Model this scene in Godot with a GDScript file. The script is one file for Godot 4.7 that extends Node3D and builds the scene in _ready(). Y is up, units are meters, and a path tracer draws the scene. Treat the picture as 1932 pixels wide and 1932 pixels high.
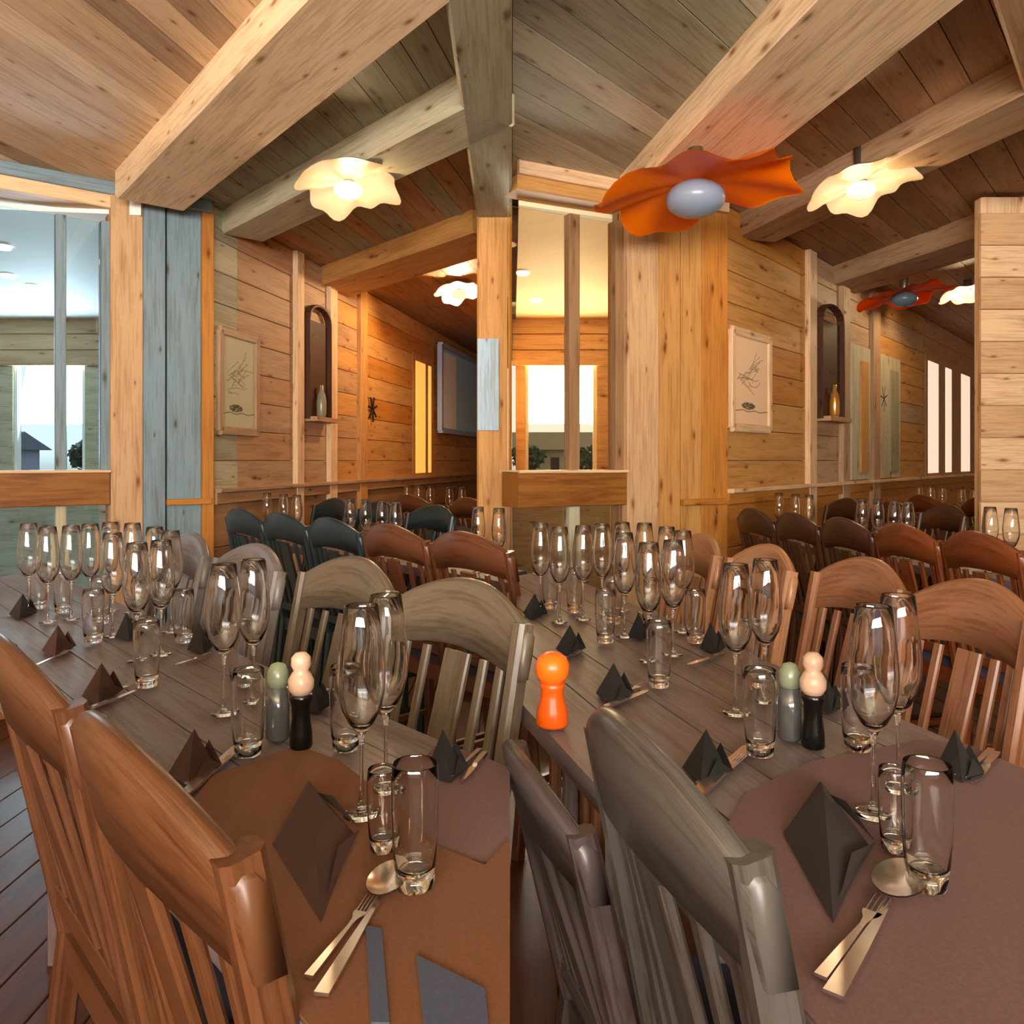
extends Node3D
# A timber dining room in two bays. Plan points are Vector2(x, depth) in metres; the eye stands at x = 0, depth = 0.
const EYE := 1.13          # eye height
const CEIL := 2.43         # underside of the ceiling boards
const BEAM := 2.31         # underside of the beams
const TABLE := 0.75        # table top height
const LENS := 1500.0       # focal length over a 1932 pixel frame
const SHIFT := 96.0        # lens shift: the horizon lies 96 pixels above the middle

var rng := RandomNumberGenerator.new()
var used := {}
var M := {}
var pine_tex: ImageTexture
var oak_tex: ImageTexture
var cloth_tex: ImageTexture

# ---------------------------------------------------------------- helpers
func numbered(called: String) -> String:
	if not used.has(called):
		used[called] = 0
		return called
	used[called] += 1
	return "%s_%03d" % [called, used[called]]

func tag(o: Node3D, label: String, category: String, group := "") -> Node3D:
	o.set_meta("label", label)
	o.set_meta("category", category)
	if group != "":
		o.set_meta("group", group)
	return o

func thing(called: String, label: String, category: String, at := Vector3.ZERO, turn := 0.0, group := "") -> Node3D:
	var o := Node3D.new()
	o.name = numbered(called)
	add_child(o)
	o.position = at
	o.rotation.y = turn
	tag(o, label, category, group)
	return o

func frame_of(called: String) -> Node3D:      # a piece of the setting that holds pieces
	var o := Node3D.new()
	o.name = numbered(called)
	add_child(o)
	o.set_meta("kind", "structure")
	return o

func obj(called: String, st: SurfaceTool, m: Material, parent: Node = null) -> MeshInstance3D:
	st.generate_normals()
	return inst(called, st.commit(), m, parent)

func inst(called: String, mesh: Mesh, m: Material, parent: Node = null) -> MeshInstance3D:
	var o := MeshInstance3D.new()
	o.mesh = mesh
	o.material_override = m
	o.name = numbered(called) if parent == null else called
	if parent == null:
		add_child(o)
	else:
		parent.add_child(o, true)
	return o

func struct(called: String, st: SurfaceTool, m: Material, parent: Node = null) -> MeshInstance3D:
	var o := obj(called, st, m, parent)
	if parent == null:
		o.set_meta("kind", "structure")
	return o

func begin(smooth := false) -> SurfaceTool:
	var st := SurfaceTool.new()
	st.begin(Mesh.PRIMITIVE_TRIANGLES)
	st.set_smooth_group(0 if smooth else -1)
	return st

func tri(st: SurfaceTool, a: Vector3, b: Vector3, c: Vector3, ua := Vector2.ZERO, ub := Vector2.ZERO, uc := Vector2.ZERO) -> void:
	# a, b, c run anticlockwise seen from outside
	st.set_uv(ua); st.add_vertex(a)
	st.set_uv(uc); st.add_vertex(c)
	st.set_uv(ub); st.add_vertex(b)

func quad(st: SurfaceTool, a: Vector3, b: Vector3, c: Vector3, d: Vector3, u0 := Vector2.ZERO, u1 := Vector2.ONE) -> void:
	tri(st, a, b, c, u0, Vector2(u1.x, u0.y), u1)
	tri(st, a, c, d, u0, u1, Vector2(u0.x, u1.y))

func timber(st: SurfaceTool, a: Vector3, b: Vector3, w: float, h: float, up := Vector3.UP, ch := 0.002) -> void:
	# as bar(), with grain that runs along the piece and a place of its own in the wood picture
	var d := (b - a).normalized()
	var s := d.cross(up).normalized()
	var t := s.cross(d).normalized()
	var c := minf(ch, minf(w, h) * 0.4)
	var o: Array[Vector3] = []
	for q in [[1, -1], [1, 1], [-1, 1], [-1, -1]]:
		var p0: Vector3 = s * (q[0] * w / 2) + t * (q[1] * (h / 2 - c))
		var p1: Vector3 = s * (q[0] * (w / 2 - c)) + t * (q[1] * h / 2)
		if q[0] * q[1] > 0:
			o.append(p0); o.append(p1)
		else:
			o.append(p1); o.append(p0)
	var l := a.distance_to(b)
	var uo := rng.randf() * 7.0
	var vo := rng.randf() * 7.0
	var run := vo
	for i in 8:
		var p: Vector3 = o[i]
		var q: Vector3 = o[(i + 1) % 8]
		var e := p.distance_to(q)
		tri(st, a + p, b + q, a + q, Vector2(uo, run), Vector2(uo + l, run + e), Vector2(uo, run + e))
		tri(st, a + p, b + p, b + q, Vector2(uo, run), Vector2(uo + l, run), Vector2(uo + l, run + e))
		run += e
	for i in range(1, 7):
		tri(st, a + o[0], a + o[i], a + o[i + 1], Vector2(uo, vo), Vector2(uo + 0.01, vo), Vector2(uo, vo + 0.01))
		tri(st, b + o[0], b + o[i + 1], b + o[i], Vector2(uo, vo), Vector2(uo + 0.01, vo), Vector2(uo, vo + 0.01))

func prism(st: SurfaceTool, poly: PackedVector2Array, y0: float, y1: float, grain := Vector2(1, 0)) -> void:
	# an upright prism over a plan polygon of (x, depth); the grain runs along the plan direction
	var p := poly
	if Geometry2D.is_polygon_clockwise(p):
		p.reverse()
	var g := grain.normalized()
	var off := Vector2(rng.randf() * 7.0, rng.randf() * 7.0)
	var uv := func(q: Vector2) -> Vector2: return off + Vector2(q.dot(g), q.dot(Vector2(-g.y, g.x)))
	var ix := Geometry2D.triangulate_polygon(p)
	for i in range(0, ix.size(), 3):
		var a := p[ix[i]]
		var b := p[ix[i + 1]]
		var c := p[ix[i + 2]]
		if (b - a).cross(c - a) < 0:
			var x := b
			b = c
			c = x
		# plan (x, depth) seen from above runs anticlockwise when x, depth does (depth points away, -z)
		tri(st, Vector3(a.x, y1, -a.y), Vector3(b.x, y1, -b.y), Vector3(c.x, y1, -c.y), uv.call(a), uv.call(b), uv.call(c))
		tri(st, Vector3(a.x, y0, -a.y), Vector3(c.x, y0, -c.y), Vector3(b.x, y0, -b.y), uv.call(a), uv.call(c), uv.call(b))
	for i in p.size():
		var a := p[i]
		var b := p[(i + 1) % p.size()]
		var l := a.distance_to(b)
		tri(st, Vector3(a.x, y0, -a.y), Vector3(b.x, y0, -b.y), Vector3(b.x, y1, -b.y), off, off + Vector2(l, 0), off + Vector2(l, y1 - y0))
		tri(st, Vector3(a.x, y0, -a.y), Vector3(b.x, y1, -b.y), Vector3(a.x, y1, -a.y), off, off + Vector2(l, y1 - y0), off + Vector2(0, y1 - y0))

func lathe(st: SurfaceTool, prof: Array, n := 24, at := Vector3.ZERO) -> void:
	# prof: [radius, height] from the axis below, round the outside, to the axis above (or back to the axis inside)
	for i in prof.size() - 1:
		var r0: float = prof[i][0]
		var h0: float = prof[i][1]
		var r1: float = prof[i + 1][0]
		var h1: float = prof[i + 1][1]
		for k in n:
			var a0 := TAU * k / n
			var a1 := TAU * (k + 1) / n
			var p00 := at + Vector3(r0 * cos(a0), h0, -r0 * sin(a0))
			var p01 := at + Vector3(r0 * cos(a1), h0, -r0 * sin(a1))
			var p10 := at + Vector3(r1 * cos(a0), h1, -r1 * sin(a0))
			var p11 := at + Vector3(r1 * cos(a1), h1, -r1 * sin(a1))
			if r0 > 1e-5:
				tri(st, p00, p01, p11)
			if r1 > 1e-5:
				tri(st, p00, p11, p10)

func v3(p: Vector2, y: float) -> Vector3:
	return Vector3(p.x, y, -p.y)

func ray_x(u: float, d: float) -> float:
	return (u - 966.0) * d / LENS

func tp(k: int, x: float, d: float) -> Vector2:     # the plan point of a bay's own (x, depth): the second bay is laid out wider to the right
	return Vector2(x * 0.5 + (0.322 if k == 1 else -0.322) * d, d)

func along(k: int) -> Vector2:                      # plan direction of tables and beams
	return (tp(k, -1.177, 1.0)).normalized()

func across(k: int) -> Vector2:                     # plan direction of boards and of the long wall
	return (tp(k, 1.03, 1.0)).normalized()

func spot(k: int, u: float, v: float, h: float) -> Vector2:   # the plan point at height h that lies at (u, v) of a bay's view
	var d := (EYE - h) * LENS / (v - 870.0)
	return Vector2((u + 966.0 * k - 966.0) * d / LENS, d)

func hit(k: int, u: float, a: Vector2, b: Vector2) -> Vector2:  # where a sight line meets the plan line a-b
	var m := (u + 966.0 * k - 966.0) / LENS
	var t := (m * a.y - a.x) / ((b.x - a.x) - m * (b.y - a.y))
	return a + (b - a) * t

func height(v: float, d: float) -> float:
	return EYE + (870.0 - v) * d / LENS

# ---------------------------------------------------------------- materials
func wood_picture(w: int, h: int, knots: int, contrast: float, seed_: int) -> ImageTexture:
	var n1 := FastNoiseLite.new()
	n1.seed = seed_
	n1.frequency = 1.0
	n1.fractal_octaves = 3
	var r := RandomNumberGenerator.new()
	r.seed = seed_
	var kn := []
	for i in knots:
		kn.append([r.randf() * w, r.randf() * h, r.randf_range(2.5, 7.5)])
	var data := PackedByteArray()
	data.resize(w * h * 3)
	for y in h:
		for x in w:
			var fx := float(x) / w
			var fy := float(y) / h
			var yy := fy
			var dark := 0.0
			for q in kn:
				var dx: float = absf(x - q[0])
				dx = minf(dx, w - dx) * 0.62
				var dy: float = absf(y - q[1])
				dy = minf(dy, h - dy)
				var d2: float = dx * dx + dy * dy
				var rr: float = q[2]
				if d2 < rr * rr * 22.0:
					var e: float = exp(-d2 / (rr * rr * 3.0))
					yy += e * 0.02
					dark = maxf(dark, exp(-d2 / (rr * rr * 0.8)) * 0.8)
					dark = maxf(dark, (0.5 + 0.5 * sin(sqrt(d2) * 1.5)) * e * 0.25)
			# the picture repeats: the noise runs round two circles
			var a := n1.get_noise_3d(cos(fx * TAU) * 0.9, sin(fx * TAU) * 0.9, yy * 46.0)
			var b := n1.get_noise_3d(cos(fx * TAU) * 3.0 + 9.0, sin(fx * TAU) * 3.0, yy * 150.0)
			var c := n1.get_noise_3d(cos(fx * TAU) * 0.6 - 7.0, sin(fx * TAU) * 0.6, yy * 9.0)
			var t := clampf((a * 0.55 + b * 0.35 + c * 0.5) * contrast + 0.12 * contrast, 0.0, 1.0)
			t = clampf(t + dark, 0.0, 1.0)
			var i := (y * w + x) * 3
			data[i] = int(255.0 * lerpf(1.0, 0.56, t))
			data[i + 1] = int(255.0 * lerpf(1.0, 0.44, t))
			data[i + 2] = int(255.0 * lerpf(1.0, 0.34, t))
	var im := Image.create_from_data(w, h, false, Image.FORMAT_RGB8, data)
	return ImageTexture.create_from_image(im)

func weave_picture() -> ImageTexture:
	var n := 128
	var im := Image.create(n, n, false, Image.FORMAT_RGB8)
	var nz := FastNoiseLite.new()
	nz.seed = 5
	nz.frequency = 0.11
	for y in n:
		for x in n:
			var t := 0.86 + 0.06 * sin(x * TAU / 4.0) * sin(y * TAU / 4.0) + 0.08 * nz.get_noise_2d(x, y)
			im.set_pixel(x, y, Color(t, t, t))
	return ImageTexture.create_from_image(im)

func wood(c: Color, tex: Texture2D, scale: Vector2, rough := 0.55, coat := 0.0) -> StandardMaterial3D:
	var m := StandardMaterial3D.new()
	m.albedo_color = c
	m.albedo_texture = tex
	m.uv1_scale = Vector3(scale.x, scale.y, 1)
	m.roughness = rough
	m.metallic_specular = 0.4
	if coat > 0.0:
		m.clearcoat_enabled = true
		m.clearcoat = coat
		m.clearcoat_roughness = 0.25
	return m

func pine(c: Color) -> StandardMaterial3D:
	return wood(c, pine_tex, Vector2(0.55, 1.7), 0.6)

func oak(c: Color) -> StandardMaterial3D:
	return wood(c, oak_tex, Vector2(1.2, 4.0), 0.36, 0.25)

func plain(c: Color, rough := 0.6, metal := 0.0) -> StandardMaterial3D:
	var m := StandardMaterial3D.new()
	m.albedo_color = c
	m.roughness = rough
	m.metallic = metal
	return m

func cloth(c: Color) -> StandardMaterial3D:
	var m := plain(c, 0.85)
	m.albedo_texture = cloth_tex
	m.uv1_scale = Vector3(14, 14, 1)
	m.rim_enabled = true
	m.rim = 0.25
	m.rim_tint = 0.6
	return m

func glow(c: Color, e: float) -> StandardMaterial3D:
	var m := plain(c, 0.5)
	m.emission_enabled = true
	m.emission = c
	m.emission_energy_multiplier = e
	return m

func clear_glass(c := Color(1, 1, 1, 0.0)) -> StandardMaterial3D:
	var m := StandardMaterial3D.new()
	m.albedo_color = c
	m.roughness = 0.0
	m.refraction_enabled = true
	m.refraction_scale = 0.05
	m.transparency = BaseMaterial3D.TRANSPARENCY_ALPHA
	return m

func make_materials() -> void:
	pine_tex = wood_picture(640, 384, 22, 0.5, 11)
	oak_tex = wood_picture(384, 256, 0, 0.8, 23)
	cloth_tex = weave_picture()
	M.pine = pine(Color(0.93, 0.78, 0.60))
	M.pine_tan = pine(Color(0.88, 0.74, 0.58))
	M.pine_gold = pine(Color(0.77, 0.565, 0.32))
	M.pine_honey = pine(Color(0.74, 0.49, 0.21))
	M.pine_grey = pine(Color(0.50, 0.585, 0.625))
	M.pine_sage = pine(Color(0.74, 0.71, 0.60))
	M.pine_olive = pine(Color(0.62, 0.60, 0.50))
	M.pine_brown = pine(Color(0.70, 0.54, 0.39))
	M.pine_umber = pine(Color(0.60, 0.46, 0.32))
	M.pine_taupe = pine(Color(0.70, 0.57, 0.44))
	M.pine_post = pine(Color(0.80, 0.645, 0.48))
	M.pine_pale = pine(Color(0.96, 0.84, 0.68))
	M.board_brown = wood(Color(0.58, 0.37, 0.15), oak_tex, Vector2(0.5, 1.0), 0.5)
	M.glass = clear_glass()
	M.pane_blue = clear_glass(Color(0.86, 0.97, 1.0, 0.0))
	M.pane_amber = clear_glass(Color(1.0, 0.93, 0.79, 0.0))
	M.steel = plain(Color(0.92, 0.89, 0.87), 0.22, 1.0)
	M.napkin = cloth(Color(0.075, 0.055, 0.05))
	M.napkin_brown = cloth(Color(0.27, 0.12, 0.05))
	M.napkin_plum = cloth(Color(0.15, 0.085, 0.075))
	M.cloth_plum = cloth(Color(0.46, 0.32, 0.30))
	M.cloth_rust = cloth(Color(0.48, 0.275, 0.13))
	M.cloth_slate = cloth(Color(0.29, 0.30, 0.38))
	M.seat = cloth(Color(0.27, 0.265, 0.36))
	M.seat_teal = cloth(Color(0.10, 0.20, 0.24))
	M.table_wood = wood(Color(0.47, 0.41, 0.41), oak_tex, Vector2(0.9, 3.0), 0.4)
	M.white = plain(Color(0.93, 0.94, 0.93), 0.7)
	M.dark = plain(Color(0.06, 0.05, 0.045), 0.5)
	M.floor = wood(Color(0.36, 0.20, 0.12), oak_tex, Vector2(0.6, 2.0), 0.4)

# ---------------------------------------------------------------- the shell
var win0: Array[Vector2] = []     # outer end of each window wall
var corner: Array[Vector2] = []   # inner corner
var wall_end: Array[Vector2] = []

func plan_of_room() -> void:
	for k in 2:
		win0.append(Vector2(ray_x(966.0 * k, 3.48), 3.48))
		corner.append(Vector2(ray_x(392.0 + 966.0 * k, 4.02), 4.02))
		wall_end.append(Vector2(ray_x(905.0 + 966.0 * k, 9.9), 9.9))

func upright(st: SurfaceTool, k: int, u0: float, u1: float, y0: float, y1: float, a: Vector2, b: Vector2, front: float, thick: float) -> void:
	# an upright board on the wall line a-b between two sight lines; front = how far it stands proud of the line
	var p := hit(k, u0, a, b)
	var q := hit(k, u1, a, b)
	var d := (b - a).normalized()
	var n := Vector2(d.y, -d.x)      # towards the room
	var s := (q - p).length()
	var mid := (p + q) / 2 + n * (front - thick / 2)
	timber(st, v3(mid, y0), v3(mid, y1), s, thick, v3(n, 0.0))

func boards(parent: Node, k: int, u0: float, u1: float, y0: float, y1: float, a: Vector2, b: Vector2, mats: Array, pitch: float, thick := 0.022) -> void:
	# lying boards between two sight lines, each a piece of its own
	var p := hit(k, u0, a, b)
	var q := hit(k, u1, a, b)
	var d := (b - a).normalized()
	var n := Vector2(d.y, -d.x)
	var rows := maxi(1, int(round((y1 - y0) / pitch)))
	var h := (y1 - y0) / rows
	for i in rows:
		var st := begin()
		var y := y0 + h * (i + 0.5)
		var lift := rng.randf_range(0.0, 0.0015)
		timber(st, v3(p + n * (thick / 2 + lift), y), v3(q + n * (thick / 2 + lift), y), thick, h - 0.003, Vector3.UP, 0.003)
		obj("plank", st, mats[rng.randi() % mats.size()], parent)

func rail(st: SurfaceTool, k: int, u0: float, u1: float, y: float, h: float, a: Vector2, b: Vector2, front: float, thick: float) -> void:
	var p := hit(k, u0, a, b)
	var q := hit(k, u1, a, b)
	var d := (b - a).normalized()
	var n := Vector2(d.y, -d.x)
	timber(st, v3(p + n * (front - thick / 2), y), v3(q + n * (front - thick / 2), y), thick, h, Vector3.UP, 0.004)

func ceiling_boards(k: int) -> void:
	var c := frame_of("ceiling")
	var st0 := begin()
	var region: PackedVector2Array
	if k == 0:
		prism(st0, PackedVector2Array([Vector2(-2.9, -3.1), Vector2(7.4, -3.1), Vector2(7.4, 10.4), Vector2(0.0, 10.4), Vector2(-2.9, 10.4)]), CEIL + 0.02, CEIL + 0.2)
		obj("backing", st0, M.pine_olive, c)
		region = PackedVector2Array([Vector2(-2.75, 1.3), Vector2(-0.002, 1.3), Vector2(-0.002, 9.9), wall_end[0], corner[0] + Vector2(-0.1, 0.1), win0[0] + Vector2(-0.3, -0.2)])
	else:
		region = PackedVector2Array([Vector2(0.002, 1.3), Vector2(1.3, 1.3), Vector2(7.0, 9.9), wall_end[1], corner[1] + Vector2(-0.1, 0.1), Vector2(0.002, 3.5)])
	var d := across(k)
	var n := Vector2(d.y, -d.x)
	var pitch := 0.115 if k == 0 else 0.135
	# the boards are cut over the beams: one field on the near side of the first beam, then one between each pair
	var cuts: Array = [[Vector2(-1.66, 3.66), Vector2(0.42, 1.10)], [Vector2(-1.42, 4.20), Vector2(-0.01, 2.62)], [Vector2(-1.38, 5.70), Vector2(-0.07, 4.22)]] if k == 0 else [[Vector2(0.683, 3.66), Vector2(1.135, 1.10)], [Vector2(1.30, 4.25), Vector2(1.90, 2.1)], [Vector2(2.25, 5.60), Vector2(2.90, 3.1)]]
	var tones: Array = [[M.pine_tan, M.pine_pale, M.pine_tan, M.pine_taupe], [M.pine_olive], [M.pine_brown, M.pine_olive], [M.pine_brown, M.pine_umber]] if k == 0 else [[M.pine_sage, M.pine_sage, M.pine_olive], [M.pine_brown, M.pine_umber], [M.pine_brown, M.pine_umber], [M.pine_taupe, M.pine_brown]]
	for f in 4:
		var field: PackedVector2Array = region
		for c2 in 3:
			var ca: Vector2 = cuts[c2][0]
			var cd: Vector2 = (cuts[c2][1] - ca).normalized()
			var cn := Vector2(-cd.y, cd.x)      # towards the far right side
			if cn.y < 0:
				cn = -cn
			if (c2 == f - 1) or (c2 == f):
				var sgn := 1.0 if c2 == f - 1 else -1.0
				var halfplane := PackedVector2Array([ca - cd * 20, ca + cd * 20, ca + cd * 20 + cn * sgn * 20, ca - cd * 20 + cn * sgn * 20])
				var got := Geometry2D.intersect_polygons(field, halfplane)
				if got.size() > 0:
					field = got[0]
		for i in range(-80, 60):
			var o := n * (i * pitch)
			var strip := PackedVector2Array([o - d * 3.0, o + n * (pitch - 0.004) - d * 3.0, o + n * (pitch - 0.004) + d * 16.0, o + d * 16.0])
			for piece in Geometry2D.intersect_polygons(strip, field):
				if piece.size() < 3:
					continue
				var st := begin()
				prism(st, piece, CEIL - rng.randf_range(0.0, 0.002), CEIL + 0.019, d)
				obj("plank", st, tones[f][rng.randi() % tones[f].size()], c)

func beam(called: String, a: Vector2, b: Vector2, w: float, m: Material) -> void:
	var st := begin()
	timber(st, v3(a, (BEAM + CEIL) / 2 + 0.01), v3(b, (BEAM + CEIL) / 2 + 0.01), w, CEIL - BEAM + 0.02, Vector3.UP, 0.012)
	struct(called, st, m)

func build_shell() -> void:
	plan_of_room()
	var st := begin()
	prism(st, PackedVector2Array([Vector2(-6, -3.1), Vector2(7.4, -3.1), Vector2(7.4, 10.4), Vector2(-6, 10.4)]), -0.15, -0.012)
	var fl := struct("floor", st, M.floor)
	for i in 60:
		st = begin()
		timber(st, Vector3(-2.72 + i * 0.12, -0.006, -0.1), Vector3(-2.72 + i * 0.12, -0.006, -4.2), 0.117, 0.012)
		obj("plank", st, M.floor, fl)
	for k in 2:
		ceiling_boards(k)
	# walls out of the picture, with an opening added behind the eye for the fill light
	st = begin()
	for q in [[-2.9, -1.9, 0.0, 2.5], [1.9, 7.4, 0.0, 2.5], [-1.9, 1.9, 0.0, 0.8], [-1.9, 1.9, 2.25, 2.5]]:
		prism(st, PackedVector2Array([Vector2(q[0], -3.1), Vector2(q[1], -3.1), Vector2(q[1], -2.95), Vector2(q[0], -2.95)]), q[2], q[3])
	struct("wall_back", st, M.pine_tan)
	st = begin()
	prism(st, PackedVector2Array([Vector2(-2.9, -3.0), Vector2(-2.75, -3.0), Vector2(-2.75, 3.1), Vector2(-2.9, 3.1)]), 0.0, CEIL + 0.02)
	struct("wall_left", st, M.pine_tan)
	st = begin()
	prism(st, PackedVector2Array([Vector2(7.25, -3.0), Vector2(7.4, -3.0), Vector2(7.4, 10.2), Vector2(7.25, 10.2)]), 0.0, CEIL + 0.02)
	struct("wall_right", st, M.pine_tan)
	st = begin()
	prism(st, PackedVector2Array([wall_end[1] + Vector2(-0.3, 0.02), Vector2(7.4, 9.92), Vector2(7.4, 10.1), wall_end[1] + Vector2(-0.3, 0.2)]), 0.0, CEIL + 0.02)
	struct("wall_far", st, M.pine_tan)
	st = begin()
	prism(st, PackedVector2Array([Vector2(-0.05, 3.95), Vector2(-0.004, 3.95), Vector2(-0.004, 10.2), wall_end[0] + Vector2(-0.1, 0.3), wall_end[0] + Vector2(-0.1, 0.02), Vector2(-0.05, 9.9)]), 0.0, CEIL + 0.02)
	struct("wall_partition", st, M.pine_gold)

	# beams
	beam("beam", Vector2(-1.66, 3.66), Vector2(0.30, 1.25), 0.307, M.pine_pale)
	beam("beam", Vector2(0.683, 3.66), Vector2(1.135, 1.10), 0.39, M.pine_pale)
	beam("beam", Vector2(-1.42, 4.20), Vector2(-0.08, 2.735), 0.24, M.pine_sage)
	beam("beam", Vector2(1.30, 4.25), Vector2(1.90, 2.1), 0.26, M.pine_taupe)
	beam("beam", Vector2(-1.38, 5.70), Vector2(-0.07, 4.22), 0.36, M.pine_gold)
	beam("beam", Vector2(2.25, 5.60), Vector2(2.90, 3.1), 0.36, M.pine_taupe)
	beam("beam", Vector2(-0.086, 1.0), Vector2(-0.086, 3.99), 0.172, M.pine_olive)
	beam("beam", Vector2(1.22, 1.85), Vector2(2.30, 3.2), 0.22, M.pine_brown)
	# posts between the bays
	st = begin()
	timber(st, Vector3(-0.086, 0.0, -3.92), Vector3(-0.086, BEAM + 0.1, -3.92), 0.168, 0.14, Vector3(0, 0, 1), 0.01)
	struct("pillar", st, M.pine_gold)
	st = begin()
	timber(st, Vector3(2.45, 0.0, -3.89), Vector3(2.45, BEAM + 0.1, -3.89), 0.345, 0.07, Vector3(0, 0, 1), 0.01)
	var pr := struct("pillar", st, M.pine_tan)
	for i in 15:
		st = begin()
		timber(st, Vector3(2.262, 0.08 + i * 0.155, -3.842), Vector3(2.60, 0.08 + i * 0.155, -3.842), 0.016, 0.152, Vector3.UP, 0.003)
		obj("plank", st, [M.pine_post, M.pine_tan][i % 2], pr)

func window_wall(k: int) -> void:
	var a := win0[k]
	var b := corner[k]
	if k == 0:
		a = b + (a - b) * 1.7
	var u_out := -330.0 if k == 0 else 0.0
	var y_top := EYE + 1.12
	var warm: Array = [M.pine, M.pine_tan] if k == 0 else [M.pine_gold, M.pine_tan]
	# header
	var st := begin()
	rail(st, k, u_out, 205, (y_top + CEIL) / 2 + 0.03, CEIL - y_top - 0.06, a, b, 0.05, 0.14)
	var w := struct("window_%d" % (k + 1), st, warm[0])
	st = begin()
	rail(st, k, u_out, 392, CEIL - 0.03, 0.06, a, b, 0.07, 0.10)
	obj("cornice", st, M.pine_grey if k == 0 else M.pine_tan, w)
	# sill: a thick board with a lighter nosing
	st = begin()
	rail(st, k, u_out, 202, EYE - 0.125, 0.155, a, b, 0.06, 0.16)
	obj("sill", st, M.board_brown, w)
	st = begin()
	rail(st, k, u_out, 204, EYE - 0.047, 0.012, a, b, 0.075, 0.2)
	obj("sill_nosing", st, M.pine, w)
	# frame and mullions
	for q in [[104.0, 124.0, 0.02, 0.05], [189.0, 206.0, 0.03, 0.07]]:
		st = begin()
		upright(st, k, q[0], q[1], EYE - 0.04, y_top, a, b, q[2], q[3])
		obj("mullion", st, M.pine_grey if k == 0 else M.pine_umber, w)
	for q in [[-6.0 if k == 1 else u_out, 104.0], [124.0, 189.0]]:
		st = begin()
		upright(st, k, q[0], q[1], EYE - 0.04, y_top, a, b, -0.01, 0.006)
		obj("pane", st, M.pane_blue if k == 0 else M.pane_amber, w)
	# low panes under the sill
	st = begin()
	rail(st, k, u_out, 204, 0.15, 0.3, a, b, 0.02, 0.08)
	obj("kick_board", st, M.board_brown, w)
	for q in [[104.0, 124.0]]:
		st = begin()
		upright(st, k, q[0], q[1], 0.3, EYE - 0.2, a, b, 0.02, 0.05)
		obj("mullion", st, M.pine_sage, w)
	st = begin()
	upright(st, k, u_out if k == 0 else -6.0, 189, 0.3, EYE - 0.2, a, b, -0.01, 0.006)
	obj("pane", st, M.pane_blue if k == 0 else M.glass, w)
	# the clad post between window and corner
	var post := frame_of("wall_front")
	for q in ([[204.0, 264.0, 0.06, M.pine_post, 0.0], [264.0, 307.0, 0.05, M.pine_grey, 0.0], [312.0, 376.0, 0.03, M.pine_grey, 0.0], [376.0, 398.0, 0.05, M.pine_honey, 0.0]] if k == 0
			else [[204.0, 262.0, 0.06, M.pine_post, 0.0], [262.0, 305.0, 0.05, M.pine_gold, 0.0], [311.0, 350.0, 0.03, M.pine_gold, 0.0], [350.0, 398.0, 0.035, M.pine_honey, 0.0]]):
		st = begin()
		upright(st, k, q[0], q[1], 0.0, CEIL - 0.005, a, b, q[2], 0.05)
		obj("plank", st, q[3], post)
	st = begin()
	upright(st, k, 204, 398, 0.0, CEIL + 0.02, a, b, -0.005, 0.06)
	obj("core", st, M.pine_umber, post)
	# crosswise rail that runs on over the boards
	st = begin()
	rail(st, k, 309, 392, EYE - 0.2, 0.03, a, b, 0.065, 0.03)
	obj("dado_rail", st, M.pine_honey, post)

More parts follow.
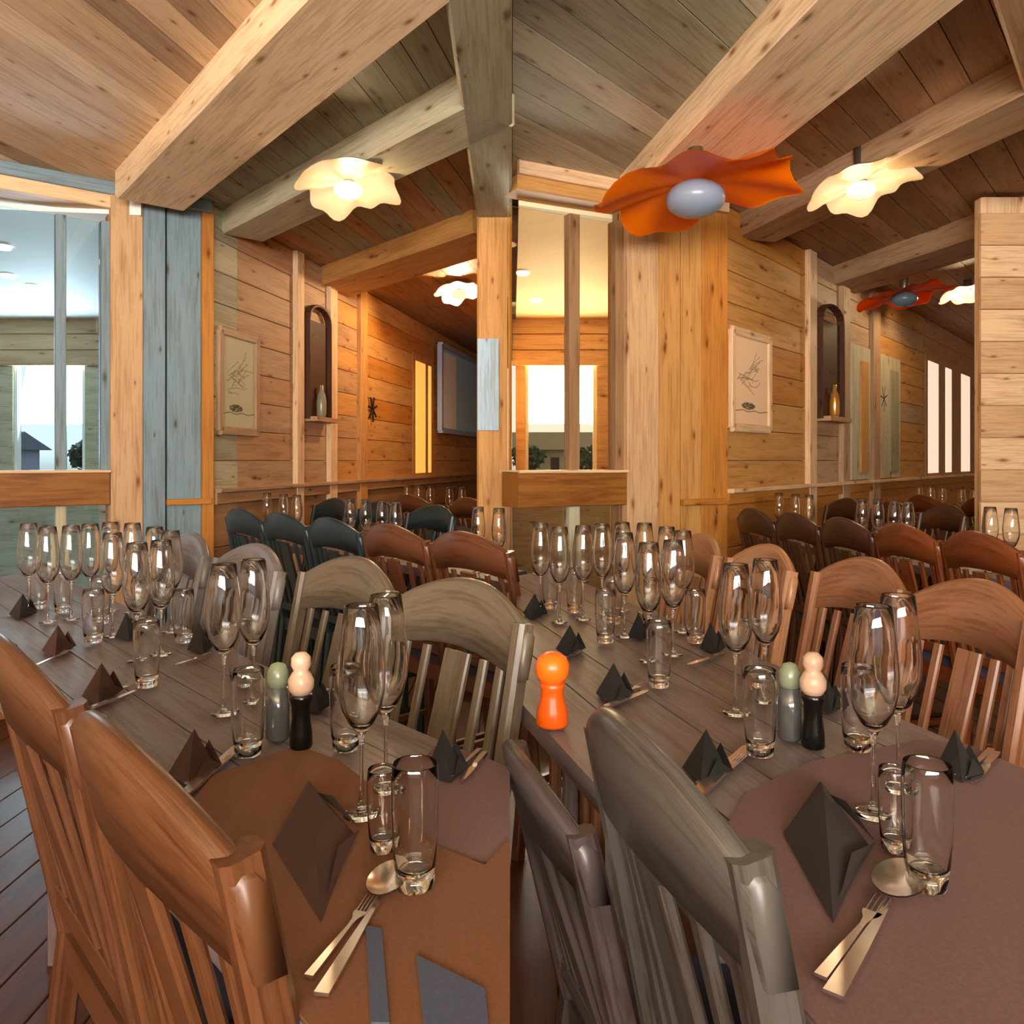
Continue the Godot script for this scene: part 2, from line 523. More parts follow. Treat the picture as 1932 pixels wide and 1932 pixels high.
func long_wall(k: int) -> void:
	var a := corner[k]
	var b := wall_end[k]
	var w := frame_of("wall_rear")
	var st := begin()
	var d := (b - a).normalized()
	var n := Vector2(d.y, -d.x)
	var p0 := hit(k, 392.0, a, b)
	var p1 := hit(k, 905.0, a, b)
	prism(st, PackedVector2Array([p0, p1, p1 - n * 0.1, p0 - n * 0.1]), 0.0, CEIL + 0.02, d)
	obj("core", st, M.pine_umber, w)
	var y_rail := EYE - 0.19
	var low: Array = [M.pine_umber, M.pine_brown] if k == 0 else [M.pine_brown, M.pine_honey]
	var sets: Array
	if k == 0:
		sets = [[394.0, 440.0, [M.pine_sage, M.pine_olive]], [440.0, 546.0, [M.pine_taupe, M.pine_brown]], [560.0, 610.0, [M.pine_taupe]], [622.0, 668.0, [M.pine_brown, M.pine_gold]], [680.0, 905.0, [M.pine_gold, M.pine_honey]]]
	else:
		sets = [[394.0, 546.0, [M.pine_gold, M.pine_honey, M.pine_gold]], [560.0, 610.0, [M.pine_brown, M.pine_taupe]], [622.0, 668.0, [M.pine_taupe]], [680.0, 770.0, [M.pine_gold, M.pine_taupe]], [770.0, 905.0, [M.pine_brown]]]
	for s in sets:
		boards(w, k, s[0], s[1], y_rail + 0.03, CEIL - 0.004, a, b, s[2], 0.155)
		boards(w, k, s[0], s[1], 0.02, y_rail - 0.03, a, b, low, 0.20)
	for u in [546.0, 610.0, 668.0]:
		st = begin()
		upright(st, k, u, u + 13.0, 0.0, CEIL - 0.004, a, b, 0.055, 0.06)
		obj("pilaster", st, (M.pine_tan if u < 660.0 else M.pine_gold) if k == 0 else (M.pine_tan if u < 600.0 else M.pine_taupe), w)
	st = begin()
	rail(st, k, 393, 905, y_rail, 0.06, a, b, 0.05, 0.05)
	obj("dado_rail", st, M.pine_honey if k == 1 else M.pine_brown, w)
	st = begin()
	rail(st, k, 393, 905, y_rail + 0.04, 0.022, a, b, 0.075, 0.075)
	obj("dado_cap", st, M.pine_taupe if k == 0 else M.pine_tan, w)
	# far glazed screen: panes emit their own glow, put in for daylight
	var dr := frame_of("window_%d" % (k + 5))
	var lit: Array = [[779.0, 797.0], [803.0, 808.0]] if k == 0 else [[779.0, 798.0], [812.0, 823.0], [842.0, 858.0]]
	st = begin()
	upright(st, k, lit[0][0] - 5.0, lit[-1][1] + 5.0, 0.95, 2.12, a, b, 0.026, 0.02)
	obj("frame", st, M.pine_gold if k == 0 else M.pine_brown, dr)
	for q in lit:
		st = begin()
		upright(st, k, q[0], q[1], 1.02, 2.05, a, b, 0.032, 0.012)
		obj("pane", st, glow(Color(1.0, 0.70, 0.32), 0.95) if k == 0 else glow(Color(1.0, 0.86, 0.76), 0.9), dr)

func veranda(k: int) -> void:
	# the glazed veranda beyond the window wall, open to the sky on its far side
	var z := 6.5
	var x0 := ray_x(966.0 * k, z) - (1.5 if k == 0 else 0.0)
	var x1 := ray_x(215.0 + 966.0 * k, z) + 0.1
	var near := 3.6 if k == 1 else 3.3
	var st := begin()
	var c0 := Vector2(0.03 if k == 1 else -4.9, near)
	var c1 := Vector2(1.0 if k == 1 else -1.75, near + 0.45)
	prism(st, PackedVector2Array([c0, c1, Vector2(x1, z + 0.1), Vector2(x0 + 0.03, z + 0.1)]), EYE + 1.16, EYE + 1.3)
	struct("ceiling", st, M.white if k == 0 else plain(Color(0.95, 0.88, 0.72), 0.7))
	for q in [[15.0, 520.0], [6.0, 466.0], [60.0, 540.0]] if k == 0 else [[45.0, 566.0], [20.0, 515.0]]:
		var dd: float = 1.155 * LENS / (870.0 - q[1])
		st = begin(true)
		lathe(st, [[0.0, 0.0], [0.035, 0.0], [0.04, 0.006], [0.04, 0.02], [0.0, 0.02]], 16)
		var o := obj("recessed_spotlight", st, glow(Color(1.0, 0.97, 0.9), 3.0))
		o.position = Vector3(ray_x(q[0] + 966.0 * k, dd), EYE + 1.142, -dd)
		tag(o, "small round recessed spotlight in the %s veranda ceiling, %s" % [["pale blue", "cream"][k], ["middle of three" if q[1] == 520.0 else ("farther back" if q[1] > 530.0 else "nearest the glass")][0]], "spotlight")
	var xw0 := ray_x(24.0 + 966.0 * k, z)
	var xw1 := ray_x(160.0 + 966.0 * k, z)
	var far := frame_of("wall_outer")
	for q in [[x0, x1, EYE + 0.80, EYE + 1.2, M.pine_sage if k == 0 else M.pine_tan], [x0, x1, 0.0, EYE - 0.10, M.pine_sage], [x0 - (0.0 if k == 0 else -0.03), xw0, EYE - 0.1, EYE + 0.8, M.pine_sage if k == 0 else M.pine_tan], [xw1, x1, EYE - 0.1, EYE + 0.8, M.pine_sage if k == 0 else M.pine_tan]]:
		st = begin()
		prism(st, PackedVector2Array([Vector2(q[0], z), Vector2(q[1], z), Vector2(q[1], z + 0.1), Vector2(q[0], z + 0.1)]), q[2], q[3])
		obj("panel", st, q[4], far)
	for i in 3:
		st = begin()
		timber(st, Vector3(x0, EYE + 0.84 + i * 0.13, -(z - 0.012)), Vector3(x1, EYE + 0.84 + i * 0.13, -(z - 0.012)), 0.02, 0.12)
		obj("plank", st, M.pine_taupe if k == 0 else M.pine_tan, far)
	var sky_l := AreaLight3D.new()      # daylight that comes in through the veranda's own window
	sky_l.name = "veranda_daylight"
	sky_l.area_size = Vector2(xw1 - xw0, 0.5)
	sky_l.light_energy = 9.0 if k == 0 else 7.0
	sky_l.light_color = Color(0.93, 0.97, 1.0) if k == 0 else Color(1.0, 0.95, 0.85)
	sky_l.area_range = 20.0
	sky_l.shadow_enabled = true
	sky_l.position = Vector3((xw0 + xw1) / 2, EYE + 0.55, -(z + 0.12))
	sky_l.rotation = Vector3(deg_to_rad(14), PI, 0)
	add_child(sky_l, true)
	var wn := frame_of("window_%d" % (k + 3))
	for x in [xw0 + 0.015, (xw0 + xw1) / 2 + 0.1, xw1 - 0.015]:
		st = begin()
		timber(st, Vector3(x, EYE - 0.1, -(z + 0.04)), Vector3(x, EYE + 0.8, -(z + 0.04)), 0.03, 0.05, Vector3(0, 0, 1))
		obj("frame", st, M.white, wn)
	st = begin()
	timber(st, Vector3(xw0, EYE - 0.12, -(z - 0.05)), Vector3(xw1, EYE - 0.12, -(z - 0.05)), 0.12, 0.03)
	obj("sill", st, M.pine_tan, wn)

func house(x: float, d: float, w: float, y0: float, y1: float, roof: float, wall: Color, tile: Color, label: String) -> void:
	var h := thing("house", label, "house", Vector3(x, y0, -d))
	var st := begin()
	timber(st, Vector3(0, 0, 0), Vector3(0, y1 - y0, 0), w, 3.0, Vector3(0, 0, 1), 0.02)
	obj("wall", st, plain(wall, 0.9), h)
	st = begin()
	var e := y1 - y0
	var hw := w / 2 + 0.3
	quad(st, Vector3(-hw, e, 1.9), Vector3(hw, e, 1.9), Vector3(hw, e + roof, 0), Vector3(-hw, e + roof, 0))
	quad(st, Vector3(hw, e, -1.9), Vector3(-hw, e, -1.9), Vector3(-hw, e + roof, 0), Vector3(hw, e + roof, 0))
	tri(st, Vector3(hw, e, 1.9), Vector3(hw, e, -1.9), Vector3(hw, e + roof, 0))
	tri(st, Vector3(-hw, e, -1.9), Vector3(-hw, e, 1.9), Vector3(-hw, e + roof, 0))
	quad(st, Vector3(-hw, e, -1.9), Vector3(hw, e, -1.9), Vector3(hw, e, 1.9), Vector3(-hw, e, 1.9))
	obj("roof", st, plain(tile, 0.9), h)
	var n := int(w / 0.75)
	for r in 2:
		for i in n:
			st = begin()
			var px := -w / 2 + (i + 0.5) * w / n
			var py := e - 0.55 - r * 0.95
			timber(st, Vector3(px, py - 0.25, 1.5), Vector3(px, py + 0.25, 1.5), 0.34, 0.06, Vector3(0, 0, 1), 0.01)
			obj("window", st, plain(Color(0.13, 0.15, 0.17), 0.2), h)

func shrub(x: float, d: float, y: float, r: float, label: String) -> void:
	var t := thing("tree", label, "tree", Vector3(x, y, -d))
	var st := begin()
	timber(st, Vector3(0, -4.0, 0), Vector3(0, -r * 0.3, 0), 0.2, 0.2, Vector3(0, 0, 1), 0.05)
	obj("trunk", st, plain(Color(0.25, 0.2, 0.15), 0.9), t)
	st = begin()
	for i in 320:
		var p := Vector3(rng.randfn(), rng.randfn() * 0.8, rng.randfn()).normalized() * r * rng.randf_range(0.5, 1.0)
		p.y *= 0.75
		var s := r * 0.17
		var q := Vector3(rng.randfn(), rng.randfn(), rng.randfn()).normalized() * s
		var q2 := q.cross(Vector3(rng.randfn(), rng.randfn(), rng.randfn()).normalized())
		tri(st, p - q, p + q2, p + q)
		tri(st, p - q, p + q, p - q2)
	obj("crown", st, plain(Color(0.24, 0.30, 0.22), 0.9), t)

func outdoors() -> void:
	var st := begin()
	prism(st, PackedVector2Array([Vector2(-60, 10.6), Vector2(60, 10.6), Vector2(160, 400), Vector2(-260, 400)]), -4.2, -3.9)
	struct("ground", st, plain(Color(0.45, 0.47, 0.42), 0.95))
	house(-19.9, 31.0, 1.2, -3.9, EYE + 0.45, 0.7, Color(0.62, 0.6, 0.66), Color(0.42, 0.42, 0.46), "grey house with a slate roof seen at the edge of the blue-tinted glazing")
	house(-17.3, 35.5, 2.2, -3.9, EYE + 0.55, 0.75, Color(0.72, 0.72, 0.66), Color(0.46, 0.47, 0.42), "pale house with rows of small windows beyond the blue-tinted glazing")
	house(1.7, 33.0, 2.8, -3.9, EYE + 0.45, 0.75, Color(0.72, 0.66, 0.52), Color(0.5, 0.42, 0.3), "ochre house with rows of small windows beyond the amber-tinted glazing")
	house(5.2, 38.5, 1.5, -3.9, EYE + 0.6, 0.7, Color(0.76, 0.66, 0.6), Color(0.5, 0.36, 0.28), "narrow house beyond the mullion of the amber-tinted glazing")
	shrub(-18.55, 28.5, EYE + 0.25, 0.75, "grey-green tree in front of the houses beyond the blue-tinted glazing")
	shrub(-15.3, 29.0, EYE + 0.2, 0.8, "grey-green tree at the post side of the blue-tinted glazing")
	shrub(0.6, 30.5, EYE + 0.15, 0.7, "bushy tree at the partition side of the amber-tinted glazing")
	shrub(3.0, 30.0, EYE + 0.15, 0.65, "bushy tree between the two houses beyond the amber-tinted glazing")

# ---------------------------------------------------------------- things on the walls and the ceiling
func print_picture(bg: Color, ink: Color, seed_: int) -> ImageTexture:
	var w := 96
	var h := 160
	var im := Image.create(w, h, false, Image.FORMAT_RGB8)
	var r := RandomNumberGenerator.new()
	r.seed = seed_
	im.fill(bg)
	for i in 26:
		var x := r.randf_range(10, 50)
		var y := r.randf_range(70, 100) - x * 0.35
		var dx := r.randf_range(0.5, 1.0)
		var dy := r.randf_range(-0.9, 0.5)
		for s in r.randi_range(14, 46):
			x += dx
			y += dy
			dy += r.randf_range(-0.12, 0.12)
			if x > 3 and x < w - 3 and y > 4 and y < h - 4:
				im.set_pixel(int(x), int(y), bg.lerp(ink, r.randf_range(0.3, 0.8)))
	for i in 420:      # a small dark bird on the lowest twig
		var a := r.randf() * TAU
		var q := sqrt(r.randf())
		im.set_pixel(int(40 + cos(a) * q * 17), int(122 + sin(a) * q * 6), ink)
	for x in range(6, 92):
		im.set_pixel(x, 130 + int(sin(x * 0.2) * 2.0), ink)
	return ImageTexture.create_from_image(im)

func wall_picture(k: int) -> void:
	var a := corner[k]
	var b := wall_end[k]
	var d := (b - a).normalized()
	var n := Vector2(d.y, -d.x)
	var p := hit(k, 404.0, a, b) + n * 0.03
	var q := hit(k, 474.0, a, b) + n * 0.03
	var y0 := height(806.0 if k == 1 else 812.0, p.y)
	var y1 := height(622.0, p.y)
	var o := thing("framed_picture", ["framed print of a bird on branches on sage background, hung beside the window corner", "framed print of a bird on branches on cream background, hung on golden boards"][k], "picture")
	var st := begin()
	for y in [y0, y1]:
		timber(st, v3(p, y), v3(q, y), 0.03, 0.045, Vector3.UP, 0.005)
	for c in [p, q]:
		timber(st, v3(c, y0), v3(c, y1), 0.03, 0.045, v3(d, 0.0), 0.005)
	obj("frame", st, M.pine_taupe if k == 0 else M.pine_tan, o)
	st = begin()
	quad(st, v3(p + n * 0.004, y0), v3(q + n * 0.004, y0), v3(q + n * 0.004, y1), v3(p + n * 0.004, y1), Vector2(0, 1), Vector2(1, 0))
	quad(st, v3(q - n * 0.004, y0), v3(p - n * 0.004, y0), v3(p - n * 0.004, y1), v3(q - n * 0.004, y1), Vector2(0, 0), Vector2(0.02, 0.02))
	var m := plain(Color.WHITE, 0.7)
	m.albedo_texture = print_picture(Color(0.72, 0.70, 0.58) if k == 0 else Color(0.93, 0.78, 0.62), Color(0.22, 0.2, 0.16), 4 + k)
	obj("print", st, m, o)

func wall_niche(k: int) -> void:
	var a := corner[k]
	var b := wall_end[k]
	var d := (b - a).normalized()
	var n := Vector2(d.y, -d.x)
	var p := hit(k, 565.0, a, b)
	var q := hit(k, 606.0, a, b)
	var y0 := height(790.0, p.y)
	var y1 := height(600.0, p.y)
	var deep := 0.045
	var o := thing("wall_shrine", ["dark arched wall box between the two pale pilasters by the window corner", "dark arched wall box between the pilasters beside the golden boards"][k], "wall box")
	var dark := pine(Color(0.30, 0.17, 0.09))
	var st := begin()
	prism(st, PackedVector2Array([p + n * 0.03, q + n * 0.03, q + n * 0.045, p + n * 0.045]), y0, y1)
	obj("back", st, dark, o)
	for c in [p, q]:
		st = begin()
		timber(st, v3(c + n * deep / 2 + n * 0.03, y0), v3(c + n * deep / 2 + n * 0.03, y1), deep, 0.014, v3(d, 0.0))
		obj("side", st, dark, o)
	st = begin()
	timber(st, v3(p + n * 0.07, y0), v3(q + n * 0.07, y0), 0.10, 0.03)
	obj("shelf", st, M.pine_brown, o)
	st = begin()
	for i in 10:
		var t0 := PI * i / 10.0
		var t1 := PI * (i + 1) / 10.0
		var c := (p + q) / 2
		var w := p.distance_to(q) / 2
		timber(st, v3(c - d * cos(t0) * w + n * (deep / 2 + 0.03), y1 + sin(t0) * 0.10), v3(c - d * cos(t1) * w + n * (deep / 2 + 0.03), y1 + sin(t1) * 0.10), deep, 0.016)
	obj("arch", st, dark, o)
	var c2 := (p + q) / 2 + n * 0.075
	st = begin(true)
	lathe(st, [[0.0, 0.0], [0.025, 0.0], [0.032, 0.02], [0.033, 0.1], [0.026, 0.15], [0.014, 0.17], [0.013, 0.21], [0.0, 0.212]], 20)
	var f := obj("bottle", st, [plain(Color(0.55, 0.5, 0.42), 0.25), plain(Color(0.85, 0.6, 0.3), 0.2, 0.6)][k])
	f.position = v3(c2, y0 + 0.015)
	tag(f, ["dull grey bottle standing in the arched wall box by the window corner", "shiny amber bottle standing in the arched wall box beside golden boards"][k], "bottle")

func extra_panels() -> void:
	# the blue painting deep in the first bay and the notice on the post
	var a := corner[0]
	var b := wall_end[0]
	var d := (b - a).normalized()
	var n := Vector2(d.y, -d.x)
	var p := hit(0, 816.0, a, b) + n * 0.06
	var q := hit(0, 902.0, a, b) + n * 0.06
	var y0 := height(812.0, p.y)
	var y1 := height(650.0, p.y)
	var o := thing("framed_painting", "large blue-grey painting in a dark frame on golden boards beside the post", "painting")
	var st := begin()
	prism(st, PackedVector2Array([p, q, q + n * 0.02, p + n * 0.02]), y0, y1)
	obj("canvas", st, plain(Color(0.72, 0.88, 1.0), 0.6), o)
	st = begin()
	var q1 := p.lerp(q, 0.30)
	prism(st, PackedVector2Array([p + n * 0.02, q1 + n * 0.02, q1 + n * 0.03, p + n * 0.03]), y0 + 0.03, y1 - 0.06)
	obj("pale_panel", st, plain(Color(0.97, 1.0, 1.0), 0.6), o)
	st = begin()
	for y in [y0, y1]:
		timber(st, v3(p + n * 0.02, y), v3(q + n * 0.02, y), 0.05, 0.05)
	for c in [p, q]:
		timber(st, v3(c + n * 0.02, y0), v3(c + n * 0.02, y1), 0.05, 0.05, v3(d, 0.0))
	obj("frame", st, plain(Color(0.62, 0.66, 0.76), 0.6), o)
	st = begin()
	timber(st, Vector3(-0.115, height(812.0, 3.85), -3.84), Vector3(-0.115, height(640.0, 3.85), -3.84), 0.104, 0.016, Vector3(0, 0, 1))
	o = obj("notice_board", st, pine(Color(0.66, 0.76, 0.84)))
	tag(o, "pale blue board fixed to the face of the post between the bays", "notice board")
	# doors of the hall wall
	a = corner[1]
	b = wall_end[1]
	for i in 2:
		var u0: float = [628.0, 684.0][i]
		var u1: float = [664.0, 722.0][i]
		var dr := frame_of("door_%d" % (3 + i))
		st = begin()
		upright(st, 1, u0, u1, 1.0, height(675.0, 6.3), a, b, 0.045, 0.03)
		obj("leaf", st, M.pine_sage, dr)
		st = begin()
		upright(st, 1, lerpf(u0, u1, 0.45), lerpf(u0, u1, 0.85), 1.05, height(700.0, 6.3), a, b, 0.055, 0.02)
		obj("panel", st, M.pine_gold if i == 0 else M.pine_olive, dr)

func lamp(called: String, label: String, u: float, v: float, d: float, r: float, shade: Material, bulb: Material, power: float, tint: Color, seed_: int, tilt := -0.24) -> void:
	var y := height(v, d)
	var o := thing(called, label, "lamp", Vector3(ray_x(u, d), y, -d))
	var st := begin(true)
	lathe(st, [[0.0, 0.0], [0.025, 0.0], [0.028, 0.01], [0.028, CEIL - y], [0.0, CEIL - y]], 24)
	obj("ceiling_mount", st, plain(Color(0.5, 0.45, 0.38), 0.3, 0.8), o)
	# a wavy glass sheet, four drooping corners
	st = begin(true)
	var n := 64
	var rings := 10
	var top := []
	for i in rings + 1:
		var row := []
		for k in n:
			var t := TAU * k / n
			var f := float(i) / rings
			var rad := r * f * (1.0 + 0.10 * cos(4.0 * t + 0.5) + 0.06 * cos(9.0 * t + seed_))
			var yy := -r * 0.24 * f * f * (0.45 + 0.34 * cos(4.0 * t + 0.5) + 0.20 * cos(9.0 * t + seed_ * 1.3))
			row.append(Vector3(rad * cos(t), yy, -rad * sin(t)))
		top.append(row)
	for i in rings:
		for k in n:
			var k1 := (k + 1) % n
			for side in 2:
				var off := Vector3(0, 0.003 * (1 - side), 0)
				var a: Vector3 = top[i][k] + off
				var b: Vector3 = top[i + 1][k] + off
				var c: Vector3 = top[i + 1][k1] + off
				var e: Vector3 = top[i][k1] + off
				if side == 0:
					tri(st, a, b, c)
					tri(st, a, c, e)
				else:
					tri(st, a, c, b)
					tri(st, a, e, c)
	var sh := obj("shade", st, shade, o)
	sh.basis = Basis(Vector3.BACK, 0.12) * Basis(Vector3.RIGHT, tilt) * Basis(Vector3.UP, seed_ * 0.7)
	st = begin(true)
	var rb := r * 0.30
	var prof := []
	for i in 13:
		var t := -PI / 2 + PI * i / 12.0
		prof.append([maxf(rb * cos(t), 0.0) if i > 0 and i < 12 else 0.0, rb * 0.62 * sin(t) - rb * 0.55])
	lathe(st, prof, 32)
	obj("bulb", st, bulb, o)
	if power > 0.0:
		var l := OmniLight3D.new()
		l.name = "bulb_light"
		l.light_color = tint
		l.light_energy = power
		l.light_size = rb * 0.6
		l.omni_range = 14.0
		l.omni_attenuation = 2.0
		l.shadow_enabled = true
		l.position = Vector3(0, -rb * 0.55, 0)
		o.add_child(l, true)

func lamps() -> void:
	var pale := plain(Color(0.74, 0.68, 0.58), 0.3)
	pale.backlight_enabled = true
	pale.backlight = Color(0.22, 0.2, 0.17)
	var orange := plain(Color(1.0, 0.56, 0.03), 0.35)
	orange.backlight_enabled = true
	orange.backlight = Color(1.0, 0.62, 0.05)
	var red := plain(Color(0.92, 0.33, 0.02), 0.35)
	red.backlight_enabled = true
	red.backlight = Color(0.9, 0.35, 0.03)
	var warm := Color(1.0, 0.86, 0.66)
	lamp("ceiling_lamp", "pale wavy glass ceiling lamp with a lit globe between the beams of the left bay", 657, 345, 3.3, 0.20, pale, glow(Color(1.0, 0.95, 0.86), 0.95), 0.26, warm, 1)
	lamp("ceiling_lamp", "pale wavy glass ceiling lamp with a lit globe beside the long orange one", 1624, 345, 3.3, 0.20, pale, glow(Color(1.0, 0.90, 0.78), 0.95), 0.26, warm, 2)
	lamp("ceiling_lamp", "small pale wavy ceiling lamp far off in front of the painting and the post", 866, 548, 5.8, 0.17, pale, glow(Color(1.0, 0.87, 0.70), 0.95), 1.3, warm, 3)
	lamp("ceiling_lamp", "small pale wavy ceiling lamp partly behind the boarded post", 1826, 548, 5.7, 0.18, pale, glow(Color(1.0, 0.92, 0.82), 0.95), 0.6, warm, 4)
	lamp("ceiling_lamp", "large bright orange wavy glass ceiling lamp with a blue-grey globe", 1312, 345, 3.0, 0.37, orange, plain(Color(0.55, 0.60, 0.68), 0.3), 0.0, warm, 5, -0.03)
	lamp("ceiling_lamp", "small red-orange wavy glass ceiling lamp above the hall doors", 1706, 552, 5.2, 0.27, red, plain(Color(0.4, 0.5, 0.55), 0.3), 0.0, warm, 6, -0.10)

# ---------------------------------------------------------------- furniture
func make_chair(w: float, m: Material, seat_m: Material, called := "dining_chair") -> Node3D:
	# back along x at z = 0 (tops lean to +z), seat towards -z; tops at 0.92
	var o := Node3D.new()
	var dp := 0.185 if w > 0.33 else 0.29      # the first bay is narrower, and so are its seats
	var st: SurfaceTool
	for s in [-1.0, 1.0]:
		st = begin()
		var x: float = s * (w / 2 - 0.014)
		timber(st, Vector3(x, 0.0, 0.05), Vector3(x, 0.46, 0.0), 0.028, 0.034, Vector3(0, 0, 1), 0.004)
		timber(st, Vector3(x, 0.45, 0.0), Vector3(x, 0.875, 0.085), 0.026, 0.032, Vector3(0, 0, 1), 0.006)
		obj("back_post", st, m, o)
		st = begin()
		timber(st, Vector3(x, 0.0, -dp), Vector3(x, 0.44, -dp), 0.03, 0.03, Vector3(0, 0, 1), 0.004)
		obj("leg", st, m, o)
		st = begin()
		timber(st, Vector3(x, 0.2, 0.02), Vector3(x, 0.2, -dp), 0.018, 0.024)
		obj("stretcher", st, m, o)
	# arched top rail
	st = begin(true)
	var n := 20
	var uo := rng.randf() * 5.0
	var ring := []
	for i in n + 1:
		var f := float(i) / n
		var x := (f - 0.5) * (w + 0.004)
		var hi := 0.862 + 0.062 * pow(sin(PI * f), 0.8)
		var lo := 0.79 + 0.022 * sin(PI * f)
		var bow := 0.022 * sin(PI * f)
		var z1 := 0.085 * (hi - 0.45) / 0.425 + bow
		var z0 := 0.085 * (lo - 0.45) / 0.425 + bow
		ring.append([Vector3(x, lo, z0 + 0.011), Vector3(x, (lo + hi) / 2, (z0 + z1) / 2 + 0.013), Vector3(x, hi - 0.008, z1 + 0.011), Vector3(x, hi, z1 + 0.004), Vector3(x, hi, z1 - 0.004), Vector3(x, hi - 0.008, z1 - 0.011), Vector3(x, (lo + hi) / 2, (z0 + z1) / 2 - 0.011), Vector3(x, lo, z0 - 0.011)])
	for i in n:
		for j in 8:
			var j1 := (j + 1) % 8
			var ua := Vector2(uo + ring[i][j].x, uo + j * 0.03)
			var ub := Vector2(uo + ring[i + 1][j].x, uo + j * 0.03 + 0.03)
			quad(st, ring[i][j], ring[i + 1][j], ring[i + 1][j1], ring[i][j1], ua, ub)
	for j in range(1, 7):
		tri(st, ring[0][0], ring[0][j], ring[0][j + 1])
		tri(st, ring[n][0], ring[n][j + 1], ring[n][j])
	obj("top_rail", st, m, o)
	st = begin()
	timber(st, Vector3(-w / 2 + 0.02, 0.515, 0.013), Vector3(w / 2 - 0.02, 0.515, 0.013), 0.02, 0.03)
	obj("lower_rail", st, m, o)
	for i in 5:
		st = begin()
		var x: float = [-0.345, -0.21, 0.0, 0.21, 0.345][i] * w
		var wd := 0.18 * w if i == 2 else 0.019
		timber(st, Vector3(x, 0.52, 0.014), Vector3(x, 0.80, 0.072 + 0.02 * (1.0 - absf(i - 2) / 2.5)), wd, 0.011, Vector3(0, 0, 1), 0.003)
		obj("slat", st, m, o)
	st = begin()
	timber(st, Vector3(0, 0.435, 0.012), Vector3(0, 0.435, -dp - 0.01), w, 0.05, Vector3.UP, 0.008)
	obj("seat_frame", st, m, o)
	st = begin()
	timber(st, Vector3(0, 0.475, -0.01), Vector3(0, 0.475, -dp - 0.005), w - 0.02, 0.036, Vector3.UP, 0.014)
	obj("seat_cushion", st, seat_m, o)
	o.name = called
	return o

func place_chair(proto: Node3D, k: int, x: float, d: float, towards_eye: bool, label: String, group: String, turn := 0.0) -> void:
	# x, d: the middle of the top rail in the bay's own plan
	var o := proto.duplicate()
	o.name = numbered("dining_chair")
	add_child(o)
	var al := along(k)
	if not towards_eye:
		al = -al                   # left to right seen from behind
	var yaw := atan2(al.y, al.x) + turn
	o.rotation.y = yaw
	var top := tp(k, x, d)
	var fw := Vector2(-sin(yaw), cos(yaw))
	var p := top + fw * 0.09
	o.position = v3(p, 0.0)
	tag(o, label, "chair", group)

func chairs(k: int) -> void:
	var w := 0.375 if k == 0 else 0.29
	var b: String = ["left", "right"][k]
	var near_m: Material = oak(Color(0.38, 0.235, 0.14)) if k == 0 else oak(Color(0.31, 0.29, 0.275))
	var near2_m: Material = oak(Color(0.37, 0.23, 0.15)) if k == 0 else oak(Color(0.32, 0.275, 0.27))
	var far_m: Material = oak(Color(0.42, 0.37, 0.31)) if k == 0 else oak(Color(0.55, 0.37, 0.26))
	var far2_m: Material = oak(Color(0.46, 0.43, 0.42)) if k == 0 else oak(Color(0.62, 0.44, 0.31))
	var back_m: Material = oak(Color(0.42, 0.25, 0.16)) if k == 0 else oak(Color(0.45, 0.23, 0.11))
	var back2_m: Material = oak(Color(0.16, 0.22, 0.24)) if k == 0 else oak(Color(0.26, 0.15, 0.09))
	var name_n: String = ["russet-brown", "grey-brown"][k]
	var name_f: String = ["grey-green", "warm brown"][k]
	var g := "slat-back chairs along the %s tables" % b
	var p1 := make_chair(w, near_m, M.seat)
	var p2 := make_chair(w, near2_m, M.seat)
	var p3 := make_chair(w, far_m, M.seat)
	var p4 := make_chair(w, far2_m, M.seat_teal)
	var p5 := make_chair(w, back_m, M.seat)
	var p6 := make_chair(w, back2_m, M.seat_teal)
	place_chair(p1, k, -0.185, 0.645, false, "%s wooden chair closest to the eye, drawn up to the %s front table" % [name_n, b], g)
	if k == 1:
		p2.scale.y = 0.85
	place_chair(p2, k, -0.55, 0.955, false, "%s wooden chair second along the near edge of the %s front table" % [name_n, b], g)
	var spots := [[0.70, 1.38], [0.39, 1.70], [-0.034, 1.97], [-0.41, 2.27]]
	for i in 4:
		place_chair(p3 if i == 0 else (p4 if i > 1 else p3), k, spots[i][0], spots[i][1], true, "%s chair facing the eye, %s along the far edge of the %s front table" % [name_f if i < 2 else ["blue-grey", "light brown"][k], ["first", "second", "third", "fourth"][i], b], g)
	var back := [[1.26, 2.36], [0.917, 2.651], [0.574, 2.942], [0.231, 3.233], [-0.112, 3.524]]
	for i in 5:
		place_chair(p5 if i < 2 else p6, k, back[i][0], back[i][1], false, "%s chair turned away, %s from the post along the %s second table" % [["dark brown" if i < 2 else "dark teal", "reddish brown" if i < 2 else "blackish brown"][k], ["first", "second", "third", "fourth", "fifth"][i], b], g)
	var far := [[1.66, 3.76], [1.25, 4.11], [0.85, 4.45]]
	for i in 3:
		place_chair(p6, k, far[i][0], far[i][1], true, "dark chair facing the eye, %s from the post behind the %s second table" % [["first", "second", "third", "fourth"][i], b], g)
	for i in 2:
		place_chair(p5, k, 2.45 - 0.5 * i, 4.55 + 0.42 * i, false, "brown chair turned away, %s at the %s third table" % [["nearer the post", "farther from the post"][i], b], g)
	for p in [p1, p2, p3, p4, p5, p6]:
		p.free()

